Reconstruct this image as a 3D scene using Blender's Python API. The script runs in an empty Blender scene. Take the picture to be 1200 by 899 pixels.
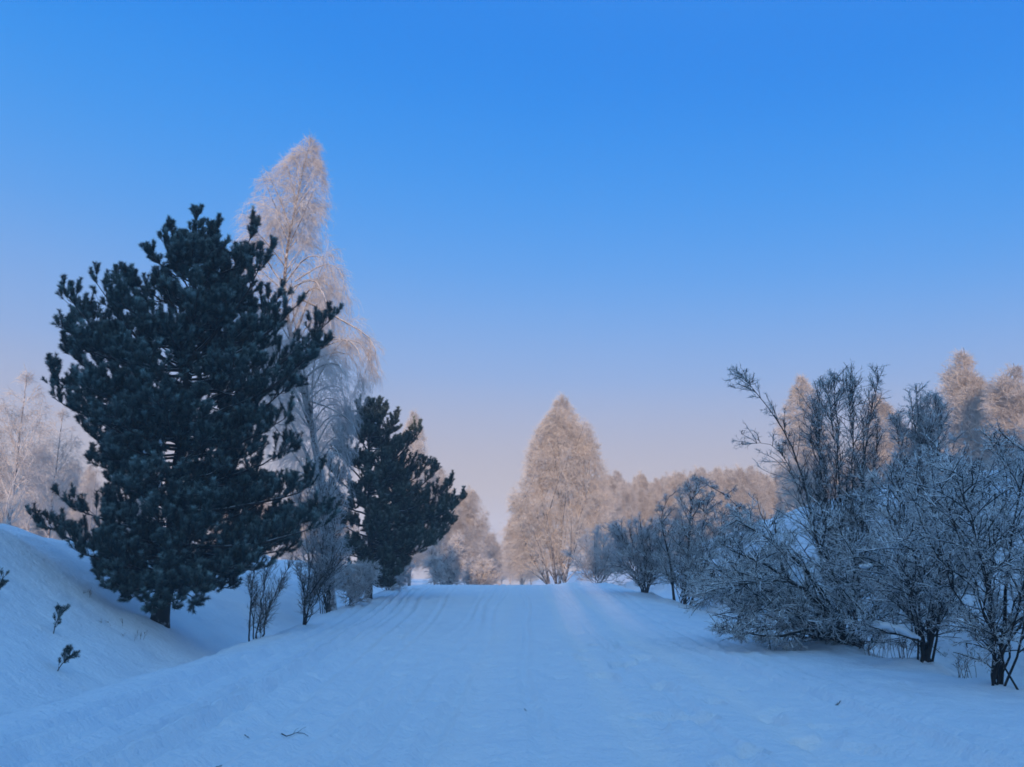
import bpy, math, random
import numpy as np
from mathutils import Vector

SC = bpy.context.scene
COL = SC.collection
R = math.radians

# ------------------------------------------------------------------ camera model (photo is 1200 x 899)
FPX, CX, CY = 998.0, 600.0, 449.5
PITCH = math.atan((668 - CY) / FPX)
SP, CP = math.sin(PITCH), math.cos(PITCH)
EYE = 1.7


def W(px, py, Y):
    """world point at forward distance Y seen at a photo position"""
    u, v = (px - CX) / FPX, (CY - py) / FPX
    t = Y / (CP - SP * v)
    return np.array((u * t, Y, EYE + (SP + CP * v) * t))


# ------------------------------------------------------------------ numeric helpers
def vnoise(x, y, seed=0):
    x = np.asarray(x, float); y = np.asarray(y, float)
    xi = np.floor(x); yi = np.floor(y)
    fx = x - xi; fy = y - yi
    fx = fx * fx * (3 - 2 * fx); fy = fy * fy * (3 - 2 * fy)

    def h(a, b):
        s = np.sin(a * 127.1 + b * 311.7 + seed * 74.7) * 43758.5453
        return s - np.floor(s)
    a = h(xi, yi); b = h(xi + 1, yi); c = h(xi, yi + 1); d = h(xi + 1, yi + 1)
    return (a + (b - a) * fx) * (1 - fy) + (c + (d - c) * fx) * fy


def fbm(x, y, seed=0, octv=4):
    s = 0; a = .5; n = 0
    for o in range(octv):
        s = s + a * vnoise(x * 2 ** o, y * 2 ** o, seed + o * 13); n += a; a *= .5
    return s / n - .5


def sstep(a, b, x):
    t = np.clip((x - a) / (b - a), 0, 1)
    return t * t * (3 - 2 * t)


def nrm(a):
    return a / np.maximum(np.linalg.norm(a, axis=-1, keepdims=True), 1e-9)


# ------------------------------------------------------------------ terrain
def road_left(y):  # metres
    return -6.35 + .35 * np.sin(y * .13 + .5) * sstep(0, 15, y) - .3 * sstep(30, 50, y)


def road_right(y):
    return np.interp(y, [0, 12, 20, 28, 45, 60, 200], [7.4, 7.4, 7.4, 6.6, 6.4, 6.0, 5.5])


def road_z(y):
    z = .78 * sstep(25, 52, y)
    return z - .04 * np.clip(y - 54, 0, None) * sstep(52, 66, y) * (1 - .55 * sstep(80, 220, y))


MOUNDS = [(W(px_, 700, Y_)[0], Y_, r_, h_) for px_, Y_, r_, h_ in ((186, 24.4, .8, .16), (176, 23.9, .5, .10), (1084, 16.9, .55, .14), (1110, 16.4, .35, .12), (1060, 17.3, .4, .12), (1170, 13.4, .35, .10), (1150, 13.9, .3, .10), (1004, 20.4, .6, .14), (950, 20.6, .5, .14), (975, 20.1, .4, .12), (800, 40, .8, .2), (756, 43, .7, .2), (302, 24, .3, .08), (357, 27.5, .3, .08), (392, 33, .6, .15))]


def ground(x, y, fine=False):
    x = np.asarray(x, float); y = np.asarray(y, float)
    zr = road_z(y)
    dl = road_left(y) - x
    dr = x - road_right(y)
    wig = fbm(x * .35, y * .22, 5, 3)
    fl = np.interp(y, [-30, 10, 26, 40, 60, 100, 200], [1, 1, 1, .62, .5, .6, .5])
    fr = np.interp(y, [-30, 10, 35, 50, 80, 120, 200], [.9, 1, 1, .8, .55, .9, .7])
    pl = np.interp(dl, [0, .35, .8, 1.5, 2.1, 3.6, 5.5, 7.8, 10, 30, 100], [0, -.10, -.40, -.66, -.50, .36, 1.5, 2.8, 3.2, 3.5, 4.5])
    pr = np.interp(dr, [0, .5, 1.3, 2.2, 3.0, 4.5, 6.5, 9.0, 12, 30, 100], [0, -.12, -.42, -.58, -.3, 1.3, 3.7, 4.9, 5.3, 5.6, 6.4])
    pl = np.where(pl > 0, pl * fl, pl); pr = np.where(pr > 0, pr * fr, pr)
    # the banks do not follow the road over the crest
    z = zr * (1 - .0 * dl)
    off = np.maximum(dl, dr)
    z = zr + np.where(dl > 0, pl, 0) + np.where(dr > 0, pr, 0)
    z = z + wig * np.clip(off, 0, 4) * .16
    z = z + (.16 * fbm(x * .7, y * .5, 9, 3) + .06 * fbm(x * 2.6, y * 2.2, 11, 3)) * sstep(-1.2, .8, off)
    z = z - .06 * sstep(-1.2, .4, off) * (off < .4)
    # an added unseen rise behind the viewer keeps the low sun off the road
    rise = 28.6 + 2.2 * fbm(x * .05, y * .0 + 3.3, 21, 3) + 2.4 * fbm(x * .3, y * 0 + 7.7, 22, 4)
    z = z + rise * sstep(-20, -60, y)
    # two narrow cuts added to its crest to let sun strips reach the road
    for x0 in (1.3, 3.0):
        d = np.abs(x - x0 - math.tan(R(1.5)) * y - .1)
        m = sstep(.24, .13, d) * (y < -24) * (y > -170)
        z = z * (1 - m) + np.minimum(z, .20 * (4 - y) - .6) * m
    for mx_, my_, r_, h_ in MOUNDS:
        q = ((x - mx_) ** 2 + (y - my_) ** 2) / r_ ** 2
        z = z + h_ * np.exp(-q) - .6 * h_ * np.exp(-q * 5)
    if fine:
        near = sstep(90, 30, y)
        pack_light = np.zeros_like(x)
        on = sstep(.3, -1.2, off)
        # old wheel ruts and ski tracks
        def rut(x0, w, depth, ridge=.4):
            d = (x - x0 - .05 * np.sin(y * .35 + x0) - .12 * fbm(y * .25, x0 + 0 * y, 31, 2)) / w
            g = np.exp(-d * d)
            sh = np.exp(-(np.abs(d) - 1.7) ** 2 * 2)
            return -depth * g + depth * ridge * sh, g
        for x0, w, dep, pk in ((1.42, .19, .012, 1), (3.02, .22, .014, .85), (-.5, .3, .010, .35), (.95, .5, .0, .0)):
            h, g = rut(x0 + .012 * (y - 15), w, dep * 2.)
            z = z + h * near * on; pack_light = np.maximum(pack_light, g * pk)  # packed tracks, also tinted warm like the sun streaks along them
        for x0, k, w, dep in ((-3.35, -.055, .11, .035), (-3.75, -.055, .10, .035), (-2.75, -.05, .14, .025), (-4.5, -.06, .16, .03), (-4.9, -.06, .13, .03), (-2.1, -.03, .1, .015), (-5.4, -.05, .12, .02)):
            h, g = rut(x0 + k * (y - 9), w, dep * 2.6, .8)
            z = z + h * near * on
        for x0, w, dep in ((4.1, .12, .05), (4.55, .10, .045), (2.2, .09, .035), (.35, .08, .03), (-1.25, .10, .04), (-.75, .09, .035), (-1.7, .08, .03), (5.2, .13, .045)):
            h, g = rut(x0 + .01 * (y - 15) + .10 * np.sin(y * .21 + 3 * x0), w, dep, .8)
            z = z + h * near * on * (.35 + 1.3 * vnoise(y * .18, x0 + 0 * y, 33))
        z = z + .026 * fbm(x * 7.5, y * 6, 63, 3) * sstep(32, 12, y)
        # trodden strip right of centre: scattered footprints
        m = sstep(1.5, .4, np.abs(x - 2.3 - .3 * np.sin(y * .2))) + .25 * on
        fp = vnoise(x * 2.6, y * 1.6, 40)
        z = z - .09 * sstep(.62, .76, fp) * m * near * on * sstep(30, 17, y)
        fp2 = vnoise(x * 3.1 + 9, y * 2.0, 44)
        z = z - .06 * sstep(.62, .9, fp2) * sstep(.6, .1, np.abs(x + 3.2)) * near * on
        z = z + .05 * fbm(x * 1.2, y * .5, 50, 4) * near
        z = z + .045 * fbm(x * 4, y * 2.2, 57, 3) * near
        z = z + .045 * (np.abs(fbm(x * 1.7 + .4 * y, y * .16, 58, 3)) - .1) * near * on      # long combed streaks left by traffic and wind
        # lumpy shoulder drifts
        z = z + .16 * np.clip(fbm(x * .9, y * .35, 61, 3), -.25, .5) * sstep(-1.4, -.2, off) * sstep(1.6, .2, off)
        # ploughed lumps near the crest on the right
        for cx, cy, r, hh in ((4.3, 52, .9, .22), (3.2, 52, .6, .14), (5.4, 50.5, .8, .2), (2.4, 53, .5, .1)):
            z = z + hh * np.exp(-((x - cx) ** 2 + (y - cy) ** 2) / r ** 2)
        pack_light = pack_light * sstep(5, 9, y + 3) * (.55 + .9 * np.clip(fbm(x * .6, y * .25, 70, 3) + .3, 0, 1))
        pack_light = np.clip(pack_light * on + .5 * sstep(-1., -4.2, off) * on, 0, 1)  # paler road centre: its brighter light is put into the snow colour
        return z, pack_light
    return z


def gz(x, y):
    return float(ground(np.array([x]), np.array([y]))[0])


# ------------------------------------------------------------------ mesh building
def make_mesh(name, verts, faces, mat, smooth=True, attr=None):
    """verts (n,3), faces (m,3|4) arrays"""
    me = bpy.data.meshes.new(name)
    n = len(verts); m = len(faces); k = faces.shape[1]
    me.vertices.add(n); me.vertices.foreach_set('co', np.ascontiguousarray(verts, np.float32).ravel())
    me.loops.add(m * k); me.loops.foreach_set('vertex_index', np.ascontiguousarray(faces, np.int32).ravel())
    me.polygons.add(m)
    me.polygons.foreach_set('loop_start', np.arange(0, m * k, k, dtype=np.int32))
    me.polygons.foreach_set('use_smooth', np.full(m, smooth, bool))
    if attr is not None:
        for an, av in attr.items():
            a = me.attributes.new(an, 'FLOAT', 'POINT')
            a.data.foreach_set('value', np.ascontiguousarray(av, np.float32))
    me.update(calc_edges=True)
    me.materials.append(mat)
    return me


def obj(name, me, parent=None):
    o = bpy.data.objects.new(name, me); COL.objects.link(o)
    if parent is not None:
        o.parent = parent
    return o


def thing(name, label, cat, loc, group=None):
    o = bpy.data.objects.new(name, None); COL.objects.link(o)
    o.empty_display_size = .3
    o.location = loc; o['label'] = label; o['category'] = cat
    if group: o['group'] = group
    return o


def dup(root, loc, rotz, scale, label, group):
    r = root.copy(); COL.objects.link(r)
    r.location = loc; r.rotation_euler = (0, 0, rotz); r.scale = scale
    r['label'] = label
    if group: r['group'] = group
    for ch in list(root.children):
        c = ch.copy(); COL.objects.link(c); c.parent = r
    return r


def tubes(P, Rad, sides=3):
    """P (N,K,3) polylines, Rad (N,K) -> verts, quads"""
    N, K, _ = P.shape
    T = np.gradient(P, axis=1) if K > 2 else np.repeat((P[:, 1:] - P[:, :1]), 2, axis=1)
    T = nrm(T)
    m = nrm(T.mean(axis=1))
    ref = np.where(np.abs(m[:, 2:3]) < .8, np.array([[0, 0, 1.]]), np.array([[1., 0, 0]]))
    ref = nrm(np.cross(m, ref))[:, None, :]
    A = nrm(ref - (ref * T).sum(-1, keepdims=True) * T)
    B = np.cross(T, A)
    ang = np.arange(sides) * 2 * math.pi / sides
    V = P[:, :, None, :] + Rad[:, :, None, None] * (np.cos(ang)[None, None, :, None] * A[:, :, None, :] + np.sin(ang)[None, None, :, None] * B[:, :, None, :])
    idx = np.arange(N * K * sides).reshape(N, K, sides)
    a = idx[:, :-1, :]; b = np.roll(idx, -1, axis=2)[:, :-1, :]
    c = np.roll(idx, -1, axis=2)[:, 1:, :]; d = idx[:, 1:, :]
    F = np.stack([a, b, c, d], -1).reshape(-1, 4)
    return V.reshape(-1, 3), F


def merge(parts):
    vs, fs, n = [], [], 0
    for v, f in parts:
        vs.append(v); fs.append(f + n); n += len(v)
    return np.concatenate(vs), np.concatenate(fs)


def taper(N, K, r0, r1):
    r0 = np.broadcast_to(np.asarray(r0, float), (N,)); r1 = np.broadcast_to(np.asarray(r1, float), (N,))
    t = np.linspace(0, 1, K)[None, :]
    return r0[:, None] * (1 - t) + r1[:, None] * t


def grow(rng, S, D, L, K, wander=.15, grav=0., gend=None):
    """grav: added z direction per step; gend ramps it along the branch"""
    N = len(S)
    P = np.empty((N, K, 3)); P[:, 0] = S
    d = nrm(D.copy()); st = (L / (K - 1))[:, None]
    g = np.broadcast_to(np.asarray(grav, float), (N,))
    for k in range(1, K):
        d = d + rng.normal(0, wander, (N, 3))
        gg = g if gend is None else g + (gend - g) * (k / (K - 1))
        d[:, 2] += gg
        d = nrm(d)
        P[:, k] = P[:, k - 1] + d * st
    return P


def along(P, idx, t):
    K = P.shape[1]
    f = np.clip(t * (K - 1), 0, K - 1.0001)
    i = f.astype(int); w = (f - i)[:, None]
    a = P[idx, i]; b = P[idx, i + 1]
    return a * (1 - w) + b * w, nrm(b - a)


def spawn(rng, P, n, t0, t1, ang, asd=.2, flat=0.):
    """n children per parent (int or per-parent array)"""
    N = len(P)
    cnt = np.full(N, n) if np.isscalar(n) else np.asarray(n)
    idx = np.repeat(np.arange(N), cnt)
    t = rng.uniform(t0, t1, len(idx))
    S, T = along(P, idx, t)
    q = rng.normal(0, 1, (len(idx), 3)); q[:, 2] *= (1 - flat)
    q = nrm(q - (q * T).sum(-1, keepdims=True) * T)
    a = rng.normal(ang, asd, len(idx))[:, None]
    return S, nrm(np.cos(a) * T + np.sin(a) * q), idx, t


class Env:
    """crown envelope: rows of (z, left x, right x) about a depth axis y0"""
    def __init__(s, rows, y0, depth=1., rough=.16, seed=0):
        rows = sorted(rows)
        s.z = np.array([r[0] for r in rows]); s.l = np.array([r[1] for r in rows]); s.r = np.array([r[2] for r in rows])
        s.y0 = y0; s.depth = depth; s.rough = rough; s.seed = seed

    def rad(s, p):
        z = p[..., 2]
        l = np.interp(z, s.z, s.l); r = np.interp(z, s.z, s.r)
        c = (l + r) / 2; w = np.maximum((r - l) / 2, .02)
        dx = (p[..., 0] - c) / w; dy = (p[..., 1] - s.y0) / (w * s.depth)
        az = np.arctan2(dy, dx)
        n = 1 + s.rough * 2 * (vnoise(az * 2.2 + 9, z * 1.1 * 6 / max(2, s.z[-1] - s.z[0]), s.seed) - .5) * 1.3
        q = np.sqrt(dx * dx + dy * dy) / n
        return np.where((z > s.z[-1]) | (z < s.z[0]), 9., q)

    def point(s, z, az, f):
        l = np.interp(z, s.z, s.l); r = np.interp(z, s.z, s.r)
        c = (l + r) / 2; w = (r - l) / 2
        return np.stack([c + np.cos(az) * w * f, s.y0 + np.sin(az) * w * s.depth * f, z], -1)

    def clip(s, P, lim=1., minlen=.12, stray=0):
        """shrink polylines so they end at the envelope; returns P, keep"""
        lm = np.random.default_rng(len(P)).uniform(.84, 1.04, (len(P), 1)) * lim
        q = s.rad(P) > lm
        K = P.shape[1]
        first = np.where(q.any(1), q.argmax(1), K - 1)
        f = np.clip(first / (K - 1), 0, 1)
        if stray: f = np.where(first == 0, stray, f)
        keep = f > minlen
        P2 = P[:, :1] + (P - P[:, :1]) * f[:, None, None]
        return P2[keep], keep


def env_px(rows, Y, **k):
    out = []
    for py, l, r in rows:
        a = W(l, py, Y); b = W(r, py, Y)
        out.append((a[2], a[0], b[0]))
    return Env(out, Y, **k)


def bez(A, B, lift, K=7, rng=None, wob=.0):
    """curved limb from A to B, sagging out then turning up (lift) at its end"""
    A = np.asarray(A, float); B = np.asarray(B, float)
    M = (A + B) / 2 + np.array([0, 0, -lift]) + (B - A) * np.array([.12, .12, 0])
    t = np.linspace(0, 1, K)[:, None]
    P = (1 - t) ** 2 * A + 2 * t * (1 - t) * M + t * t * B
    if rng is not None and wob:
        P[1:-1] += rng.normal(0, wob, (K - 2, 3))
    return P


# ------------------------------------------------------------------ materials
def nodemat(name):
    m = bpy.data.materials.new(name); m.use_nodes = True
    nt = m.node_tree
    b = nt.nodes['Principled BSDF']
    b.inputs['Specular IOR Level'].default_value = .25
    return m, nt, b


def mat_snow():
    m, nt, b = nodemat('snow')
    N, Lk = nt.nodes, nt.links
    tc = N.new('ShaderNodeTexCoord')
    at = N.new('ShaderNodeAttribute'); at.attribute_name = 'pack_light'
    n1 = N.new('ShaderNodeTexNoise'); n1.inputs['Scale'].default_value = .9; n1.inputs['Detail'].default_value = 5
    Lk.new(tc.outputs['Object'], n1.inputs['Vector'])
    r1 = N.new('ShaderNodeValToRGB')
    r1.color_ramp.elements[0].position = .3; r1.color_ramp.elements[0].color = (.74, .79, .86, 1)
    r1.color_ramp.elements[1].position = .7; r1.color_ramp.elements[1].color = (.84, .87, .91, 1)
    Lk.new(n1.outputs['Fac'], r1.inputs['Fac'])
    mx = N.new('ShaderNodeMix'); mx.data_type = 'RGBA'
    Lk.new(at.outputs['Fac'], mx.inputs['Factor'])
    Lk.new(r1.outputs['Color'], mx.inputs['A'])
    mx.inputs['B'].default_value = (.94, .89, .87, 1)  # packed tracks, plus warm streak light and brighter road centre as colour
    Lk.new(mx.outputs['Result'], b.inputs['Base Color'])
    b.inputs['Roughness'].default_value = .62
    n2 = N.new('ShaderNodeTexNoise'); n2.inputs['Scale'].default_value = 9; n2.inputs['Detail'].default_value = 6; n2.inputs['Roughness'].default_value = .62
    Lk.new(tc.outputs['Object'], n2.inputs['Vector'])
    n3 = N.new('ShaderNodeTexNoise'); n3.inputs['Scale'].default_value = 2.1; n3.inputs['Detail'].default_value = 4
    Lk.new(tc.outputs['Object'], n3.inputs['Vector'])
    ad = N.new('ShaderNodeMath'); ad.operation = 'MULTIPLY_ADD'
    Lk.new(n3.outputs['Fac'], ad.inputs[0]); ad.inputs[1].default_value = 1.6; Lk.new(n2.outputs['Fac'], ad.inputs[2])
    bp = N.new('ShaderNodeBump'); bp.inputs['Strength'].default_value = .8; bp.inputs['Distance'].default_value = .09
    Lk.new(ad.outputs[0], bp.inputs['Height']); Lk.new(bp.outputs['Normal'], b.inputs['Normal'])
    return m


def mat_frosty(name, dark, frost, bias, nscale, up=1., rough=.75, trans=0.):
    """bark or twig with rime: frost by upward facing plus noise. bias shifts the frost share"""
    m, nt, b = nodemat(name)
    N, Lk = nt.nodes, nt.links
    ge = N.new('ShaderNodeNewGeometry')
    sx = N.new('ShaderNodeSeparateXYZ'); Lk.new(ge.outputs['Normal'], sx.inputs[0])
    tc = N.new('ShaderNodeTexCoord')
    n1 = N.new('ShaderNodeTexNoise'); n1.inputs['Scale'].default_value = nscale; n1.inputs['Detail'].default_value = 3
    Lk.new(tc.outputs['Object'], n1.inputs['Vector'])
    a = N.new('ShaderNodeMath'); a.operation = 'MULTIPLY_ADD'
    Lk.new(sx.outputs['Z'], a.inputs[0]); a.inputs[1].default_value = .5 * up; Lk.new(n1.outputs['Fac'], a.inputs[2])
    mr = N.new('ShaderNodeMapRange'); mr.interpolation_type = 'SMOOTHSTEP'
    Lk.new(a.outputs[0], mr.inputs['Value'])
    mr.inputs['From Min'].default_value = .5 - bias - .16; mr.inputs['From Max'].default_value = .5 - bias + .16
    mx = N.new('ShaderNodeMix'); mx.data_type = 'RGBA'
    Lk.new(mr.outputs['Result'], mx.inputs['Factor'])
    mx.inputs['A'].default_value = (*dark, 1); mx.inputs['B'].default_value = (*frost, 1)
    Lk.new(mx.outputs['Result'], b.inputs['Base Color'])
    b.inputs['Roughness'].default_value = rough
    if trans:
        tr = N.new('ShaderNodeBsdfTranslucent'); Lk.new(mx.outputs['Result'], tr.inputs['Color'])
        ms = N.new('ShaderNodeMixShader'); ms.inputs['Fac'].default_value = trans
        Lk.new(b.outputs[0], ms.inputs[1]); Lk.new(tr.outputs[0], ms.inputs[2])
        Lk.new(ms.outputs[0], N['Material Output'].inputs['Surface'])
    return m


def mat_needles(name, green, frost, amount):
    m, nt, b = nodemat(name)
    N, Lk = nt.nodes, nt.links
    at = N.new('ShaderNodeAttribute'); at.attribute_name = 'frost'
    mr = N.new('ShaderNodeMapRange'); Lk.new(at.outputs['Fac'], mr.inputs['Value'])
    mr.inputs['To Max'].default_value = amount
    tc = N.new('ShaderNodeTexCoord')
    n1 = N.new('ShaderNodeTexNoise'); n1.inputs['Scale'].default_value = 1.3; n1.inputs['Detail'].default_value = 3
    Lk.new(tc.outputs['Object'], n1.inputs['Vector'])
    rp = N.new('ShaderNodeValToRGB')
    rp.color_ramp.elements[0].position = .35; rp.color_ramp.elements[0].color = (*[c * .7 for c in green], 1)
    rp.color_ramp.elements[1].position = .65; rp.color_ramp.elements[1].color = (*[c * 1.35 for c in green], 1)
    Lk.new(n1.outputs['Fac'], rp.inputs['Fac'])
    mx = N.new('ShaderNodeMix'); mx.data_type = 'RGBA'
    Lk.new(mr.outputs['Result'], mx.inputs['Factor'])
    Lk.new(rp.outputs['Color'], mx.inputs['A']); mx.inputs['B'].default_value = (*frost, 1)
    Lk.new(mx.outputs['Result'], b.inputs['Base Color'])
    b.inputs['Roughness'].default_value = .7
    return m


M_SNOW = mat_snow()
M_PINEBARK = mat_frosty('pine_bark', (.022, .017, .014), (.6, .62, .65), -.33, 6)
M_PINELIMB = mat_frosty('pine_limb_bark', (.03, .021, .017), (.6, .64, .68), -.36, 3)
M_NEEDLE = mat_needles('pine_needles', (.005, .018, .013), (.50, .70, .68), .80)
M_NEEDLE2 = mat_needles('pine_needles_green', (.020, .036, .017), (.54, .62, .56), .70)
M_BIRCHBARK = mat_frosty('birch_bark', (.09, .07, .065), (.55, .52, .52), -.05, 5, .6)
M_RIME = mat_frosty('rimed_birch_twigs', (.42, .36, .34), (.84, .79, .77), .14, 2.0, .3, trans=.3)
M_RIME_FAR = mat_frosty('rimed_far_twigs', (.45, .38, .34), (.83, .755, .70), .10, .8, .25, trans=.35)
M_RIME_PEACH = mat_frosty('rimed_peach_twigs', (.50, .42, .36), (.88, .79, .71), .14, .8, .25, trans=.35)
M_RIME_LIMB = mat_frosty('rimed_birch_limb', (.10, .08, .075), (.62, .58, .58), .0, 3, .8)
M_STEM = mat_frosty('hawthorn_bark', (.014, .011, .010), (.74, .77, .80), -.40, 4)
M_DARKTWIG = mat_frosty('sparsely_frosted_twigs', (.020, .016, .015), (.82, .84, .86), -.10, 6, 1.5)
M_HAWTWIG = mat_frosty('frosted_hawthorn_twigs', (.020, .016, .016), (.90, .91, .92), .05, 6, 1.7, trans=.12)
M_HAWPALE = mat_frosty('rimed_shrub_twigs', (.10, .085, .08), (.86, .85, .86), .16, 6, 1.0, trans=.2)
M_DRY = mat_frosty('dry_stalk', (.09, .06, .045), (.6, .6, .62), -.15, 8)
M_LOAD = mat_frosty('lying_snow', (.80, .83, .87), (.9, .91, .92), 0, 2)


# ------------------------------------------------------------------ plant builders (all in world space around base, made local)
def local(v, base):
    return v - np.asarray(base)[None, :]


def add_part(name, parts, mat, root, base, smooth=True, attr=None):
    v, f = merge(parts) if isinstance(parts, list) else parts
    return obj(name, make_mesh(name, local(v, base), f, mat, smooth, attr), root)


def resample(pts, K):
    pts = np.asarray(pts, float)
    s = np.linspace(0, len(pts) - 1, K)
    # catmull-rom
    out = []
    n = len(pts)
    for q in s:
        i = min(int(q), n - 2); t = q - i
        p0, p1, p2, p3 = pts[max(i - 1, 0)], pts[i], pts[i + 1], pts[min(i + 2, n - 1)]
        out.append(.5 * ((2 * p1) + (-p0 + p2) * t + (2 * p0 - 5 * p1 + 4 * p2 - p3) * t * t + (-p0 + 3 * p1 - 3 * p2 + p3) * t ** 3))
    return np.array(out)


def needles(rng, S, D, L, nn, nl, nw):
    """bottle-brush shoots: S,D,L arrays of shoots; nn needles each"""
    n = len(S)
    t = rng.uniform(.0, 1, (n, nn)); t = np.concatenate([t[:, : nn * 3 // 4], rng.uniform(.75, 1.02, (n, nn - nn * 3 // 4))], 1)
    base = S[:, None, :] + D[:, None, :] * (t * L[:, None])[..., None]
    q = rng.normal(0, 1, (n, nn, 3))
    q = nrm(q - (q * D[:, None, :]).sum(-1, keepdims=True) * D[:, None, :])
    a = rng.uniform(.45, 1.15, (n, nn))[..., None]
    d = nrm(np.cos(a) * D[:, None, :] + np.sin(a) * q)
    ln = (nl * rng.uniform(.75, 1.15, (n, nn)))[..., None]
    side = nrm(np.cross(d, rng.normal(0, 1, (n, nn, 3))))
    v0 = base - side * nw; v1 = base + side * nw; v2 = base + d * ln
    V = np.stack([v0, v1, v2], 2).reshape(-1, 3)
    F = np.arange(len(V)).reshape(-1, 3)
    fr = rng.beta(.45, 1.7, n)[:, None] * np.ones((1, nn)) * 1.0 + .3 * np.clip(d[..., 2], 0, 1) * rng.uniform(0, 1, (n, nn))
    fr = np.clip(fr, 0, 1)
    fr = fr * (.35 + .9 * t ** 2)
    FR = np.clip(np.stack([fr * .4, fr * .4, fr], 2), 0, 1).reshape(-1)
    return V, F, FR


def pine(label, trunk_px, Y, limbs, env, nfill, zlo, zhi, r0, seed, mat, sub=11, nsh=6, nn=64, nl=.085, nw=.0042, shoot=.17, snow=0, group=None):
    rng = np.random.default_rng(seed)
    tp = [W(x, y, Y) for x, y in trunk_px]
    bx, by = tp[0][0], tp[0][1]
    b = np.array([bx, by, gz(bx, by) - .05]); tp[0][2] = b[2] - .1
    root = thing('pine_tree', label, 'pine tree', b, group)
    trunk = resample(tp, 26)
    trunk[1:-1] += rng.normal(0, .02, (24, 3))
    rad = np.interp(np.linspace(0, 1, 26), [0, .04, .15, .5, .85, 1], [r0 * 1.35, r0 * 1.05, r0 * .9, r0 * .6, r0 * .22, .012])
    add_part('trunk', tubes(trunk[None], rad[None], 10), M_PINEBARK, root, b)
    zs = trunk[:, 2]

    def on_trunk(z):
        return np.array([np.interp(z, zs, trunk[:, i]) for i in range(3)])
    curves = []
    for (tx, ty, sy, dy) in limbs:
        T = W(tx, ty, Y + dy)
        z0 = W(tx, sy, Y)[2]
        curves.append(bez(on_trunk(z0), T, .10 * np.linalg.norm(T - on_trunk(z0)), 8, rng, .03))
    for k in range(nfill):
        z0 = zlo + (zhi - zlo) * ((k + rng.uniform(0, 1)) / nfill) ** 1.35
        az = rng.uniform(0, 2 * math.pi)
        z1 = z0 + rng.uniform(-.3, .9)
        T = env.point(np.clip(z1, env.z[0] + .05, env.z[-1] - .05), az, rng.uniform(.62, .92))
        curves.append(bez(on_trunk(z0), T, .12 * np.linalg.norm(T - on_trunk(z0)) + .05, 8, rng, .03))
    for k in range(nfill // 2):                                      # short inner boughs
        z0 = zlo + (zhi - zlo) * rng.uniform(0, 1); az = rng.uniform(0, 2 * math.pi)
        T = env.point(np.clip(z0 + rng.uniform(-.1, .6), env.z[0] + .05, env.z[-1] - .05), az, rng.uniform(.25, .55))
        curves.append(bez(on_trunk(z0), T, .1 * np.linalg.norm(T - on_trunk(z0)), 8, rng, .03))
    for c in curves:
        Ln = np.linalg.norm(c[-1] - c[0])
        rr = np.linspace(.012 + .016 * Ln, .008, 8)
        add_part('limb', tubes(c[None], rr[None], 5), M_PINELIMB, root, b)
    C = np.array(curves)
    Ls = np.linalg.norm(C[:, -1] - C[:, 0], axis=1)
    # leader as one more carrier
    cnt = np.clip((Ls * sub / 2.2).astype(int), 6, 44)
    S, D, idx, t = spawn(rng, C, cnt, .22, 1., .85, .2, .45)
    D[:, 2] += .25; D = nrm(D)
    L = rng.uniform(.35, .85, len(S)) * np.clip(Ls[idx] / 2.5, .45, 1.1) * (1.25 - .6 * t)
    B = grow(rng, S, D, L, 5, .10, .10, .32)
    Lt, Dt, it, tt = spawn(rng, trunk[None, int(26 * .8):], 16, .0, 1., .8, .15)
    B2 = grow(rng, Lt, Dt, rng.uniform(.3, .55, len(Lt)) * (1.2 - .7 * tt), 5, .06, .1, .3)
    B = np.concatenate([B, B2])
    tips = np.concatenate([C[:, [4, 5, 6, 6, 7], :], B])            # tip runs of limbs too
    add_part('branchlets', tubes(B, taper(len(B), 5, .011, .005), 3), M_PINELIMB, root, b)
    S, D, idx, t = spawn(rng, tips, nsh, .3, 1., .55, .2)
    E, ET = along(tips, np.arange(len(tips)), np.full(len(tips), .97))
    top = trunk[-1:]; 
    S = np.concatenate([S, E, top, top - [[0, 0, .25]]]); D = np.concatenate([D, ET, [[0, 0, 1.]], [[.0, 0, 1.]]])
    D[:, 2] += .75; D = nrm(D)
    L = rng.uniform(.55, 1.3, len(S)) * shoot
    V, F, FR = needles(rng, S, D, L, nn, nl, nw)
    add_part('needles', (V, F), mat, root, b, False, {'frost': FR})
    if snow:
        parts = []
        sel = rng.choice(len(B), snow)
        for i in sel:
            p = B[i, 2] + np.array([0, 0, .04]); q = B[i, 4] + np.array([0, 0, .03])
            c = np.linspace(p, q, 6)
            parts.append(tubes(c[None], (np.sin(np.linspace(.15, 3.0, 6)) * rng.uniform(.03, .075))[None], 7))
        add_part('snow_clumps', parts, M_LOAD, root, b)
    return root


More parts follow.
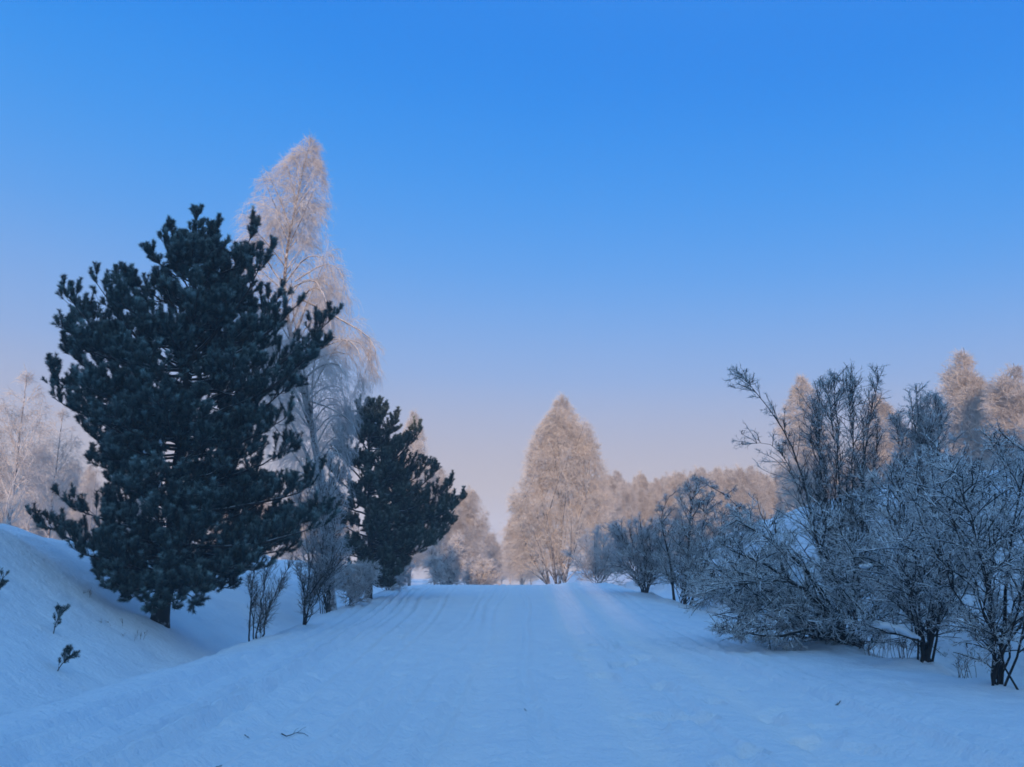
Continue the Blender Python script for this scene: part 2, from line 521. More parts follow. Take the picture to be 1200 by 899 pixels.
def birch(label, trunk_px, Y, env, n1, n2, n3, n4, seed, r0=.16, a1=.75, g1=.02, droop=-.22, tw=.008, lens=(1.5, .9, .3), name='birch_tree', cat='birch', group=None, zstart=.14, limb_parts=True, mats=None, extra=(), over=(.97, 1.03, 1.10), low=1.0):
    mb, ml, mt = mats or (M_BIRCHBARK, M_RIME_LIMB, M_RIME)
    rng = np.random.default_rng(seed)
    stems = trunk_px if isinstance(trunk_px[0], list) else [trunk_px]
    pts = [[W(x, y, Y) for x, y in st] for st in stems]
    bx, by = pts[0][0][0], pts[0][0][1]
    b = np.array([bx, by, gz(bx, by) - .08])
    root = thing(name, label, cat, b, group)
    TR = []
    for p in pts:
        p[0][2] = b[2] - .1
        tr = resample(p, 24); tr[2:-1] += rng.normal(0, .02, (21, 3))
        TR.append(tr)
        rad = np.interp(np.linspace(0, 1, 24), [0, .05, .5, 1], [r0 * 1.25, r0, r0 * .55, .012])
        add_part('trunk', tubes(tr[None], rad[None], 8), mb, root, b)
    TR = np.array(TR)
    build_birch_crown(rng, TR, env, n1, n2, n3, n4, a1, g1, droop, tw, lens, zstart, root, b, ml, mt, limb_parts, extra, over, low)
    return root


def build_birch_crown(rng, TR, env, n1, n2, n3, n4, a1, g1, droop, tw, lens, zstart, root, b, ml, mt, limb_parts, extra=(), over=(.97, 1.03, 1.10), low=1.0):
    H = env.z[-1] - env.z[0]
    S, D, idx, t = spawn(rng, TR, n1 // len(TR), zstart, .985, a1, .14)
    D[:, 2] = np.abs(D[:, 2]) * .8 + .2; D = nrm(D)
    L1 = H * .5 * (1.05 - .55 * t)
    P1 = grow(rng, S, D, L1, 9, .07, g1, g1 - .04)
    P1, k1 = env.clip(P1, over[0])
    if len(extra):
        P1 = np.concatenate([P1, np.array(extra)])
    l1 = np.linalg.norm(np.diff(P1, axis=1), axis=2).sum(1)
    rr = .008 + .0085 * l1
    R1 = taper(len(P1), 9, rr, .005)
    if limb_parts:
        for i in np.argsort(-l1)[:60]:
            add_part('limb', tubes(P1[i:i + 1], R1[i:i + 1], 5), ml, root, b)
        rest = np.argsort(-l1)[60:]
        parts = [tubes(P1[rest], R1[rest], 4)] if len(rest) else []
    else:
        parts = [tubes(P1, R1, 4)]
    allc = np.concatenate([P1, np.repeat(TR[:, 15:24], 2, axis=0)])
    cnt = np.clip((np.linalg.norm(allc[:, -1] - allc[:, 0], axis=1) * n2).astype(int), 3, 60)
    S, D, idx, t = spawn(rng, allc, cnt, .15, 1., .7, .22)
    L = rng.uniform(.5, 1.2, len(S)) * lens[0] * (1.15 - .5 * t)
    P2 = grow(rng, S, D, L, 6, .12, droop * .35, droop * .9)
    P2, _ = env.clip(P2, over[1])
    S, D, idx, t = spawn(rng, P2, n3, .15, 1., .65, .25)
    L = rng.uniform(.4, 1.2, len(S)) * lens[1]
    P3 = grow(rng, S, D, L, 5, .14, droop * .8, droop * 1.5)
    P3, _ = env.clip(P3, over[2])
    parts.append(tubes(P2, taper(len(P2), 6, tw * 1.3, tw * .8), 3))
    parts.append(tubes(P3, taper(len(P3), 5, tw, tw * .6), 3))
    if n4:
        S, D, idx, t = spawn(rng, P3, n4, .1, 1., .6, .25)
        L = rng.uniform(.5, 1.2, len(S)) * lens[2]
        P4 = grow(rng, S, D, L, 3, .15, droop, droop)
        parts.append(tubes(P4, taper(len(P4), 3, tw * .8, tw * .45), 3))
    add_part('frosted_twigs', parts, mt, root, b)


def shrub(label, base_px, Y, env, nst, n1, n2, n3, n4, seed, r0=.05, name='hawthorn_shrub', cat='shrub', group=None, stems_px=(), tw=.006, a=(.7, .8, .8), lens=(1.2, .6, .28), flat=.5, mats=None, wander=.14, g1=.0, spread=.95, zr=(.45, .97), loads=()):
    ms, mt = mats or (M_STEM, M_HAWTWIG)
    rng = np.random.default_rng(seed)
    bp = W(base_px[0], base_px[1], Y)
    b = np.array([bp[0], Y, gz(bp[0], Y) - .05])
    root = thing(name, label, cat, b, group)
    curves = []
    for sp in stems_px:
        pts = [W(x, y, Y + d) for x, y, d in sp]
        if abs(sp[0][0] - base_px[0]) + abs(sp[0][1] - base_px[1]) < 16:
            pts[0][2] = min(pts[0][2], gz(pts[0][0], pts[0][1]) - .05)
        c = resample(pts, 10); c[1:-1] += rng.normal(0, .02, (8, 3)); curves.append(c)
    for k in range(nst):
        az = 2 * math.pi * (k + rng.uniform(-.3, .3)) / nst
        z = env.z[0] + (env.z[-1] - env.z[0]) * rng.uniform(*zr)
        T = env.point(z, az, rng.uniform(.5, spread))
        st = b + np.array([rng.normal(0, .1), rng.normal(0, .1), 0])
        c = bez(st, T, rng.uniform(-.35, .15) * np.linalg.norm((T - st)[:2]), 10, rng, .05)
        curves.append(c)
    C = np.array(curves)
    Lc = np.linalg.norm(np.diff(C, axis=1), axis=2).sum(1)
    for i, c in enumerate(C):
        q = r0 * (1.15 if i < len(stems_px) else .5) * min(1.2, Lc[i] / np.median(Lc))
        if i < len(stems_px) and np.linalg.norm(c[0] - b) > .5: q *= .55
        rr = np.interp(np.linspace(0, 1, 10), [0, .1, 1], [q * 1.2, q, .006])
        add_part('stem', tubes(c[None], rr[None], 6), ms, root, b)
    cnt = np.clip((Lc * n1).astype(int), 3, 70)
    S, D, idx, t = spawn(rng, C, cnt, .12, 1., a[0], .25, flat)
    D[:, 2] += .1; D = nrm(D)
    P1 = grow(rng, S, D, rng.uniform(.45, 1.25, len(S)) * lens[0] * (1.15 - .5 * t), 7, wander, g1, g1 - .02)
    P1, _ = env.clip(P1, 1.04, stray=.6)
    S, D, idx, t = spawn(rng, P1, n2, .1, 1., a[1], .25, flat * .7)
    P2 = grow(rng, S, D, rng.uniform(.4, 1.2, len(S)) * lens[1] * (1.1 - .4 * t), 5, wander, .0, .0)
    P2, _ = env.clip(P2, 1.10, stray=.5)
    S, D, idx, t = spawn(rng, np.concatenate([P2, P1[:, [2, 3, 4, 5, 6]]]), n3, .1, 1., a[2], .25, .3)
    P3 = grow(rng, S, D, rng.uniform(.4, 1.2, len(S)) * lens[2], 4, wander, .0, .0)
    P3, _ = env.clip(P3, 1.2, stray=.7)
    add_part('branches', tubes(P1, taper(len(P1), 7, tw * 2.0, tw), 4), ms, root, b)
    fat = np.where(rng.uniform(0, 1, len(P2)) < .2, 2.2, 1.)
    parts = [tubes(P2, taper(len(P2), 5, tw * 1.1 * fat, tw * .75 * fat), 3), tubes(P3, taper(len(P3), 4, tw * .85, tw * .55), 3)]
    if n4:
        S, D, idx, t = spawn(rng, P3, n4, .15, 1., .8, .25, .2)
        P4 = grow(rng, S, D, rng.uniform(.5, 1.2, len(S)) * lens[2] * .4, 3, .1)
        parts.append(tubes(P4, taper(len(P4), 3, tw * .75, tw * .5), 3))
    add_part('frosted_twigs', parts, mt, root, b)
    for ld in loads:
        c = resample([W(x, y, Y + d) for x, y, d in ld[0]], 12)
        c += rng.normal(0, .012, c.shape)
        k = np.sin(np.linspace(.12, 3.02, 12)) ** .5 * ld[1]
        v, f = tubes(c[None], (k * rng.uniform(.75, 1.2, 12))[None], 9)
        v[:, 2] = v[:, 2]
        add_part('snow_load', (v, f), M_LOAD, root, b)
    return root


# ------------------------------------------------------------------ ground sheet
def axis(segs):
    out = [segs[0][0]]
    for a, b_, n, g in segs:
        t = np.linspace(0, 1, n + 1)[1:]
        out += list(a + (b_ - a) * (t ** g))
    return np.array(out)


xs_r = axis([(0, 8, 150, 1), (8, 22, 110, 1.15), (22, 60, 36, 1.3), (60, 620, 30, 1.8)])
xs = np.concatenate([-xs_r[:0:-1], xs_r])
ys = np.concatenate([axis([(4, -10, 40, 1.2), (-10, -75, 60, 1), (-75, -620, 22, 1.6)])[:0:-1], axis([(4, 30, 420, 1.25), (30, 70, 150, 1.1), (70, 150, 60, 1.1), (150, 620, 30, 1.5)])])
GX, GY = np.meshgrid(xs, ys)
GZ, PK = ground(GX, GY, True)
nx, ny = len(xs), len(ys)
ii = np.arange(nx * ny).reshape(ny, nx)
F = np.stack([ii[:-1, :-1], ii[:-1, 1:], ii[1:, 1:], ii[1:, :-1]], -1).reshape(-1, 4)
g = obj('ground', make_mesh('ground', np.stack([GX, GY, GZ], -1).reshape(-1, 3), F, M_SNOW, True, {'pack_light': PK.ravel()}))
g['kind'] = 'structure'; g['label'] = 'snow covered road between two snowy banks'

# ------------------------------------------------------------------ big pine on the left
PY = 24.5
penv = env_px([(245, 222, 238), (300, 190, 300), (350, 105, 330), (420, 85, 350), (480, 75, 340), (540, 100, 335), (600, 110, 365), (650, 108, 338), (690, 140, 268)], PY, depth=.9)
plimbs = [(194, 272, 335, .2), (262, 288, 345, -.4), (297, 268, 430, .3), (312, 300, 420, -.5), (186, 322, 390, -.6), (276, 318, 400, .8), (206, 300, 350, -.8), (248, 270, 320, .5),
          (137, 326, 420, .3), (112, 330, 440, -.5), (78, 345, 455, .2), (92, 362, 455, .9), (66, 376, 470, -.6), (60, 438, 500, .3), (62, 466, 515, -.8), (78, 410, 490, -1.2), (100, 505, 545, .6), (104, 540, 560, -.6),
          (82, 594, 620, -.3), (46, 613, 655, .3), (84, 642, 668, -.7), (112, 672, 672, .2), (150, 690, 668, -.9),
          (330, 345, 430, .4), (354, 352, 440, -.3), (388, 374, 480, .2), (372, 408, 500, -.7), (352, 425, 505, .8), (345, 450, 520, .2), (335, 490, 540, -.8), (340, 525, 570, .5), (368, 566, 600, -.4), (385, 600, 630, .4), (372, 618, 640, -1.2), (345, 640, 650, .6), (300, 668, 655, -.8), (272, 690, 665, .3), (235, 692, 665, -1.5), (178, 708, 676, -1.6), (207, 714, 680, -1.2), (150, 704, 674, -.6), (232, 706, 676, -.4), (124, 690, 668, -1.2)]
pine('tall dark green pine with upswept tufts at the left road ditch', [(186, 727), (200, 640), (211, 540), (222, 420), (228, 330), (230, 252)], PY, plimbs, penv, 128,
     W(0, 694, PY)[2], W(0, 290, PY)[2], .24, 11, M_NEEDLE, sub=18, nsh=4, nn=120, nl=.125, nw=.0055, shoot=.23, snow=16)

# ------------------------------------------------------------------ smaller pine further on
QY = 40.
qenv = env_px([(466, 424, 440), (490, 402, 462), (520, 395, 486), (550, 388, 500), (580, 384, 528), (600, 382, 545), (630, 388, 526), (662, 396, 492), (688, 404, 465)], QY, depth=.9)
qlimbs = [(545, 584, 620, .2), (536, 592, 625, -.6), (530, 566, 612, .5), (512, 552, 600, -.3), (488, 506, 560, .2), (478, 515, 560, -.7), (500, 545, 590, .8), (520, 610, 640, .3), (500, 630, 650, -.8), (466, 490, 535, .2), (405, 482, 530, -.3), (398, 510, 560, .4), (384, 545, 590, -.5), (382, 575, 605, .7), (392, 520, 570, -.8), (390, 640, 655, -.4), (450, 480, 520, .6), (385, 600, 630, .2), (418, 476, 515, .3)]
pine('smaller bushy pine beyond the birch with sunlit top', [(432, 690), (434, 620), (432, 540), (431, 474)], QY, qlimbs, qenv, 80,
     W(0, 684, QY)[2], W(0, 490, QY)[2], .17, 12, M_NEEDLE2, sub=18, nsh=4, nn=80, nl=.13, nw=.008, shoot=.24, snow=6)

# ------------------------------------------------------------------ tall weeping birch behind the pine
BY = 35.
benv = env_px([(160, 360, 368), (185, 340, 375), (215, 303, 382), (250, 282, 386), (300, 270, 397), (330, 275, 412), (370, 285, 430), (400, 290, 441), (440, 300, 445), (480, 300, 425), (520, 300, 412), (560, 300, 410), (610, 310, 405)], BY, depth=.75, rough=.10)
extra = []
for px in ([(352, 350), (400, 375), (436, 400), (442, 440)], [(360, 420), (395, 400), (425, 405), (440, 450)], [(362, 470), (390, 480), (415, 500), (420, 540)], [(345, 330), (380, 310), (400, 320), (404, 350)], [(365, 540), (390, 530), (408, 545), (410, 590)]):
    extra.append(resample([W(x, y, BY - .5) for x, y in px], 9))
rb = np.random.default_rng(5)
for py in range(330, 560, 13):
    tx = np.interp(py, [165, 260, 350, 450, 560, 665], [364, 342, 334, 354, 376, 392]); side = -1 if rb.uniform() < .3 else 1
    ex = tx + side * rb.uniform(.45, 1.) * (np.interp(py, [330, 420, 480, 640], [400, 440, 425, 408]) - tx if side > 0 else tx - 300); up = rb.uniform(10, 45); dy = rb.uniform(-1.8, 1.8)
    q = [W(tx, py, BY), W(tx + (ex - tx) * .4, py - up, BY + dy * .5), W(tx + (ex - tx) * .8, py - up * .9, BY + dy), W(ex, py + rb.uniform(0, 30), BY + dy * 1.1)]
    extra.append(resample(q, 9))
birch('tall frosted weeping birch rising behind the big dark pine', [(392, 665), (376, 560), (354, 450), (334, 350), (342, 260), (364, 165)], BY, benv, 48, 7.0, 8, 4, 21, r0=.17, a1=.6, droop=-.24, tw=.0045, lens=(1.4, 1.25, .3), extra=extra, over=(.96, .99, 1.03))

# ------------------------------------------------------------------ cone-shaped frosted birch in the middle distance
CYD = 75.
cenv = env_px([(460, 656, 659), (474, 650, 667), (487, 642, 677), (502, 630, 690), (533, 617, 700), (565, 607, 712), (596, 600, 713), (627, 594, 713), (658, 594, 711), (690, 606, 702)], CYD, depth=.95, rough=.15)
birch('broad cone shaped frosted birch right of the road crest', [[(656, 690), (658, 600), (660, 520), (657, 470)], [(654, 690), (640, 620), (632, 560), (630, 525)], [(658, 690), (676, 620), (684, 560), (682, 515)], [(650, 690), (622, 650), (608, 610), (606, 596)]], CYD, cenv, 170, 3.4, 7, 4, 22, r0=.13, a1=.5, droop=-.12, tw=.0085, lens=(1.9, 1.0, .4), mats=(M_BIRCHBARK, M_RIME_LIMB, M_RIME_PEACH), zstart=.03, over=(.95, 1.0, 1.05))

# ------------------------------------------------------------------ far trees: prototypes then copies
def proto(label, H, wid, seed, n1, n2, n3, n4, tw, a1, droop, lens, base=(0, 0), group=None, shape='cone', nst=1):
    rng = np.random.default_rng(seed)
    x, y = base
    b = np.array([x, y, gz(x, y) - .1])
    root = thing('frosted_birch', label, 'birch', b, group)
    prof = {'cone': [(0.06, .55), (.15, .85), (.28, 1.), (.5, .8), (.72, .5), (.88, .24), (1, .03)],
            'oval': [(0.06, .5), (.2, .85), (.4, 1.), (.6, .85), (.78, .55), (.91, .27), (1, .03)],
            'bush': [(0.0, .6), (.2, .95), (.5, 1.), (.75, .8), (.92, .45), (1, .1)]}[shape]
    env = Env([(b[2] + H * z, x - wid * w, x + wid * w) for z, w in prof], y, rough=.22, seed=seed)
    TR = []
    for s in range(nst):
        tx = rng.normal(0, wid * .16 * (nst > 1)); ty = rng.normal(0, wid * .16 * (nst > 1))
        hh = H * (.98 if s == 0 else rng.uniform(.6, .85))
        tr = np.stack([x + np.linspace(0, 1, 24) * tx * 2 + rng.normal(0, .03, 24), y + np.linspace(0, 1, 24) * ty * 2 + rng.normal(0, .03, 24), b[2] - .1 + np.linspace(0, hh, 24)], -1)
        TR.append(tr)
        r0 = .011 * H
        add_part('trunk', tubes(tr[None], np.linspace(r0, .015, 24)[None], 6), M_BIRCHBARK, root, b)
    build_birch_crown(rng, np.array(TR), env, n1, n2, n3, n4, a1, .02, droop, tw, lens, .08, root, b, M_RIME_LIMB, M_RIME_FAR, False)
    return root


def place(root, px, top_py, Y, H, wfac, label, group, rot):
    p = W(px, 600, Y)
    z = gz(p[0], Y) - .1
    s = (W(px, top_py, Y)[2] - z) / H
    return dup(root, (p[0], Y, z), rot, (s * wfac, s * wfac, s), label, group)


P1 = W(550, 600, 105.)
pA = proto('cone shaped frosted birch in the distance left of the road gap', 13.0, 4.4, 31, 80, 3.2, 7, 4, .011, .42, -.08, (1.9, 1.0, .42), (P1[0], 105.), shape='cone', nst=2)
zA = gz(P1[0], 105.) - .1
pA.scale = [(W(550, 570, 105.)[2] - zA) / 13.0] * 3
P2 = W(950, 600, 64.)
pB = proto('pale frosted birch showing above the tall hawthorn', 12.0, 2.2, 32, 60, 3.6, 7, 4, .009, .42, -.12, (1.5, .9, .36), (P2[0], 64.), shape='oval')
zB = gz(P2[0], 64.) - .1
pB.scale = [(W(952, 440, 64.)[2] - zB) / 12.0] * 3
P4 = W(60, 600, 80.)
pD = proto('sparse tall frosted birch between the left edge and the big pine', 12.0, 2.3, 34, 34, 2.6, 5, 3, .009, .45, -.14, (1.6, 1.0, .4), (P4[0], 80.), shape='oval')
pD.scale = [(W(60, 478, 80.)[2] - gz(P4[0], 80.) + .1) / 12.0] * 3
P3 = W(1142, 600, 66.)
pC = proto('tall frosted birch with a full rounded top behind the right shrubs', 12.0, 2.2, 33, 76, 3.6, 7, 4, .009, .36, -.06, (1.4, .8, .36), (P3[0], 66.), shape='oval', nst=2)
zC = gz(P3[0], 66.) - .1
pC.scale = [(W(1142, 403, 66.)[2] - zC) / 12.0] * 3

for (root, px, top, Y, H, wf, lab, rot) in (
        (pC, 1202, 420, 60., 12.0, 1.15, 'frosted birch cut by the right edge of the picture', 1.1),
        (pB, 1040, 462, 70., 12.0, 1.3, 'low hazy frosted birch between the two bare shrub tops on the right', 2.2),
        (pA, 1085, 500, 76., 13.0, 1.2, 'broad pale birch behind the spiky shrub on the right bank', .7),
        (pD, 12, 434, 72., 12.0, 1.05, 'tall thin frosted birch at the left edge of the picture', 3.3),
        (pD, 108, 548, 80., 12.0, 1.0, 'short frosted birch half hidden by the left side of the big pine', 5.0),
        (pD, 36, 500, 86., 12.0, 1.0, 'shorter sparse frosted birch between the two tall ones at far left', .4),
        (pB, 482, 482, 95., 12.0, .8, 'narrow pink frosted birch rising behind the smaller pine', 1.9),
        (pC, 512, 540, 100., 12.0, 1.1, 'low frosted birch beside the smaller pine in the distance', 2.9),
        (pC, 574, 622, 125., 12.0, 1.3, 'small frosted birch at the far end of the road gap', .2),
        (pA, 528, 600, 92., 13.0, 1.6, 'low spreading frosted birch at the left of the road crest', 3.6),
        (pA, 612, 590, 112., 13.0, 1.0, 'dusky frosted birch just behind the broad cone shaped birch', 5.5)):
    place(root, px, top, Y, H, wf, lab, None, rot)
rngf = np.random.default_rng(77)
lab = 'hazy frosted birch in the far tree line beyond the right bank'
grp = 'far tree line beyond the right bank'
tl = [(705, 560), (722, 553), (738, 556), (755, 552), (772, 556), (790, 550), (808, 552), (826, 546), (845, 542), (862, 546), (880, 545), (897, 548), (915, 545), (716, 575), (748, 570), (780, 572), (815, 566), (850, 562), (885, 560), (935, 540), (960, 535), (990, 530), (1020, 528), (1060, 520), (1100, 520), (1140, 510), (1180, 505), (1220, 500)]
for i, (px, top) in enumerate(tl):
    Y = rngf.uniform(108, 135)
    root = (pA, pB, pC)[i % 3]; H = (13., 12., 12.)[i % 3]
    place(root, px + rngf.uniform(-4, 4), top + rngf.uniform(-3, 6), Y, H, rngf.uniform(.8, 1.25), lab, grp, rngf.uniform(0, 6.28))
    place((pB, pC)[i % 2], px + rngf.uniform(4, 13), top + rngf.uniform(0, 12), rngf.uniform(112, 140), 12., rngf.uniform(.6, 1.0), lab, grp, rngf.uniform(0, 6.28))
    place((pC, pA)[i % 2], px - rngf.uniform(2, 13), top + rngf.uniform(0, 8), rngf.uniform(118, 145), (12., 13.)[i % 2], rngf.uniform(.9, 1.2), lab, grp, rngf.uniform(0, 6.28))
lab = 'hazy frosted birch in the tree line beyond the left bank'
grp = 'far tree line beyond the left bank'
for i, (px, top) in enumerate([(-20, 520), (22, 535), (48, 530), (78, 540), (100, 545), (130, 560), (170, 570), (215, 570), (260, 570), (305, 570), (350, 570), (400, 570), (445, 585), (480, 590)]):
    Y = rngf.uniform(95, 125)
    root = (pA, pB, pC)[i % 3]; H = (13., 12., 12.)[i % 3]
    place(root, px, top + rngf.uniform(-3, 6), Y, H, rngf.uniform(.8, 1.25), lab, grp, rngf.uniform(0, 6.28))
lab = 'small frosted tree on the horizon at the end of the road gap'
grp = 'trees on the horizon in the road gap'
for i, px in enumerate((560, 575, 588, 598, 610, 622)):
    place((pA, pB, pC)[i % 3], px, 648 + rngf.uniform(-6, 8), rngf.uniform(215, 250), (13., 12., 12.)[i % 3], 1.4, lab, grp, rngf.uniform(0, 6.28))

# ------------------------------------------------------------------ hawthorns and shrubs on the right
PALE = (M_STEM, M_HAWPALE)
# slim two-stemmed tree at the road edge
shrub('small frosted hawthorn on twin dark trunks at the right road edge', (1168, 806), 13.4,
      env_px([(700, 1090, 1240), (660, 1040, 1290), (600, 1010, 1320), (550, 1040, 1320), (520, 1090, 1300), (500, 1130, 1260)], 13.4, depth=.9, rough=.32, seed=0),
      8, 5, 11, 4, 1, 41, r0=.028, lens=(1.3, .34, .12), tw=.0056, wander=.13, a=(.85, .8, .8), zr=(.6, .97),
      stems_px=([(1166, 808, 0), (1164, 760, 0), (1158, 690, 0), (1140, 620, .1), (1120, 560, .2)], [(1172, 808, 0), (1176, 750, 0), (1182, 680, 0), (1192, 600, -.1), (1205, 530, -.2)], [(1164, 745, 0), (1150, 700, .2), (1105, 660, .3), (1060, 640, .4)], [(1160, 700, 0), (1165, 640, .3), (1180, 580, .5), (1172, 520, .6)]), cat='hawthorn', name='hawthorn_tree')
# thick-trunked hawthorn with the snow laden horizontal bough
shrub('dense frosted hawthorn with a horizontal bough carrying snow', (1086, 782), 17.0,
      env_px([(770, 1040, 1120), (735, 1000, 1150), (690, 985, 1180), (640, 975, 1190), (590, 985, 1180), (550, 1010, 1150), (520, 1050, 1120)], 17.0, depth=.9, rough=.32, seed=11),
      9, 5, 11, 4, 1, 42, r0=.042, lens=(1.5, .38, .13), tw=.0066, wander=.13, flat=.65, a=(.9, .8, .8), zr=(.3, .95),
      stems_px=([(1084, 784, 0), (1090, 740, 0), (1098, 690, .1), (1100, 620, .2), (1092, 545, .3)], [(1088, 756, 0), (1060, 746, -.2), (1030, 738, -.4), (1006, 728, -.5)], [(1092, 720, 0), (1060, 680, .2), (1030, 660, .2), (1000, 650, .3)], [(1094, 700, 0), (1130, 650, .2), (1150, 610, .2)]),
      loads=(([(1008, 726, -.47), (1030, 732, -.4), (1055, 738, -.25), (1078, 748, -.1)], .075), ([(1040, 664, .2), (1056, 672, .2)], .05), ([(1008, 664, .25), (1022, 663, .2)], .045)), cat='hawthorn')
# broad low spreading hawthorn reaching over the road
shrub('broad low hawthorn sweeping its frosted branches over the road edge', (1003, 752), 20.5,
      env_px([(765, 915, 1060), (750, 855, 1080), (728, 806, 1095), (690, 800, 1100), (650, 822, 1100), (610, 850, 1085), (580, 900, 1060)], 20.5, depth=.9, rough=.32, seed=14),
      15, 4, 11, 4, 1, 43, r0=.042, lens=(1.7, .42, .14), tw=.0074, flat=.85, wander=.12, a=(.8, .8, .8), zr=(.12, .8),
      stems_px=([(1004, 756, 0), (994, 715, -.2), (970, 660, -.5), (960, 630, -.6)], [(1002, 752, 0), (960, 720, -.4), (900, 712, -.7), (832, 722, -.9)], [(1000, 750, 0), (950, 735, -.2), (905, 738, -.3), (866, 744, -.4)], [(1004, 752, 0), (940, 690, .2), (880, 655, .3), (848, 640, .3)], [(1004, 752, 0), (1030, 700, .3), (1060, 650, .3)], [(1003, 752, 0), (945, 715, .5), (880, 690, .9), (812, 700, 1.1)], [(1003, 752, 0), (960, 740, -.9), (900, 745, -1.5), (850, 738, -1.8)], [(1003, 752, 0), (940, 665, -.4), (890, 625, -.8), (862, 610, -.9)], [(1002, 752, 0), (955, 700, -.8), (905, 680, -1.3), (850, 690, -1.5)]), cat='hawthorn')
# tall upright shrub with the long bare branch
shrub('tall upright bare shrub with a long branch leaning out to the left', (990, 720), 24.5,
      env_px([(700, 930, 1060), (650, 910, 1060), (600, 900, 1055), (550, 905, 1045), (500, 925, 1040), (462, 935, 1040), (448, 955, 1022), (430, 985, 1000)], 24.5, depth=.8, rough=.32, seed=12),
      11, 6, 6, 4, 0, 44, r0=.026, lens=(1.3, .5, .17), tw=.0054, flat=.0, a=(.6, .7, .8), wander=.13, name='upright_shrub', g1=.05,
      stems_px=([(975, 720, 0), (958, 640, 0), (935, 540, 0), (905, 485, 0), (868, 438, 0)], [(985, 720, 0), (975, 640, 0), (960, 540, 0), (962, 440, 0)], [(992, 720, 0), (998, 620, 0), (1002, 520, 0), (1000, 445, 0)], [(995, 720, 0), (1010, 620, 0), (1014, 520, 0), (1030, 440, 0)], [(985, 720, 0), (985, 600, .2), (982, 500, .2), (975, 440, .3)], [(980, 700, 0), (945, 600, .1), (915, 530, 0), (880, 520, 0)]),
      mats=(M_STEM, M_DARKTWIG))
# spiky shrub further right on the bank
shrub('spiky frosted shrub on the right bank between the hawthorns', (1085, 660), 27.0,
      env_px([(660, 1030, 1150), (620, 1020, 1165), (580, 1018, 1160), (540, 1030, 1150), (500, 1045, 1130), (470, 1062, 1105), (448, 1070, 1080)], 27.0, depth=.8, rough=.32, seed=11),
      12, 6, 6, 4, 0, 45, r0=.024, lens=(1.1, .5, .17), tw=.007, flat=.0, a=(.6, .7, .8), wander=.13, name='upright_shrub', g1=.06, mats=PALE,
      stems_px=([(1084, 660, 0), (1080, 580, 0), (1074, 450, 0)], [(1088, 660, 0), (1096, 560, 0), (1100, 470, 0)], [(1082, 660, 0), (1060, 560, 0), (1048, 490, 0)]))
# frosted mass behind the road-edge hawthorn
shrub('wide frosted shrub on the bank at the right edge of the picture', (1180, 650), 23.0,
      env_px([(680, 1110, 1270), (620, 1090, 1290), (570, 1090, 1290), (530, 1110, 1270), (500, 1140, 1240)], 23.0, depth=.8, rough=.32, seed=13),
      7, 4, 6, 3, 1, 46, r0=.03, lens=(1.3, .6, .2), tw=.0075, flat=.4, mats=PALE, cat='shrub')
# middle distance hawthorn
shrub('dark mid distance hawthorn with crooked frosted branches', (800, 698), 40.0,
      env_px([(700, 775, 845), (670, 762, 870), (640, 764, 880), (610, 768, 875), (585, 775, 850), (560, 808, 830)], 40.0, depth=.9, rough=.32, seed=12),
      9, 4, 11, 4, 1, 47, r0=.05, lens=(1.5, .5, .2), tw=.009, flat=.75, a=(.9, .8, .8), zr=(.3, .9),
      stems_px=([(790, 700, 0), (786, 660, 0), (775, 610, 0), (785, 580, 0)], [(802, 700, 0), (806, 650, 0), (812, 590, 0), (820, 558, 0)], [(808, 700, 0), (822, 670, 0), (845, 630, 0), (870, 590, 0)], [(815, 560, 0), (840, 575, 0), (862, 590, 0), (880, 610, 0)]), cat='hawthorn')
shrub('low frosted hawthorn filling the ditch beyond the broad one', (862, 700), 33.0,
      env_px([(715, 835, 905), (680, 832, 930), (640, 840, 940), (610, 850, 925), (590, 870, 910)], 33.0, depth=.9, rough=.32, seed=15),
      10, 4, 11, 4, 1, 48, r0=.04, lens=(1.4, .45, .18), tw=.0078, flat=.75, a=(.9, .8, .8), zr=(.2, .9), cat='hawthorn')
shrub('pale round frosted bush on a short trunk beside the crest', (756, 693), 43.0,
      env_px([(685, 735, 780), (660, 708, 800), (640, 702, 806), (620, 712, 795), (606, 735, 775)], 43.0, depth=.9, rough=.32, seed=13),
      20, 4, 6, 4, 1, 49, r0=.04, lens=(1.2, .55, .22), tw=.009, flat=.1, a=(.45, .6, .7), wander=.1, mats=PALE, name='frosted_bush', cat='bush',
      stems_px=([(756, 694, 0), (755, 675, 0), (740, 645, 0), (720, 625, 0)], [(758, 694, 0), (760, 670, 0), (775, 640, 0), (785, 620, 0)]))
shrub('pinkish frosted bush at the foot of the cone shaped birch', (700, 690), 56.0,
      env_px([(692, 668, 740), (668, 656, 755), (640, 666, 752), (616, 690, 730)], 56.0, depth=.9, rough=.32, seed=13),
      18, 4, 6, 4, 1, 50, r0=.03, lens=(1.2, .6, .25), tw=.010, flat=.1, a=(.5, .6, .7), mats=(M_RIME_LIMB, M_RIME), name='frosted_bush', cat='bush')

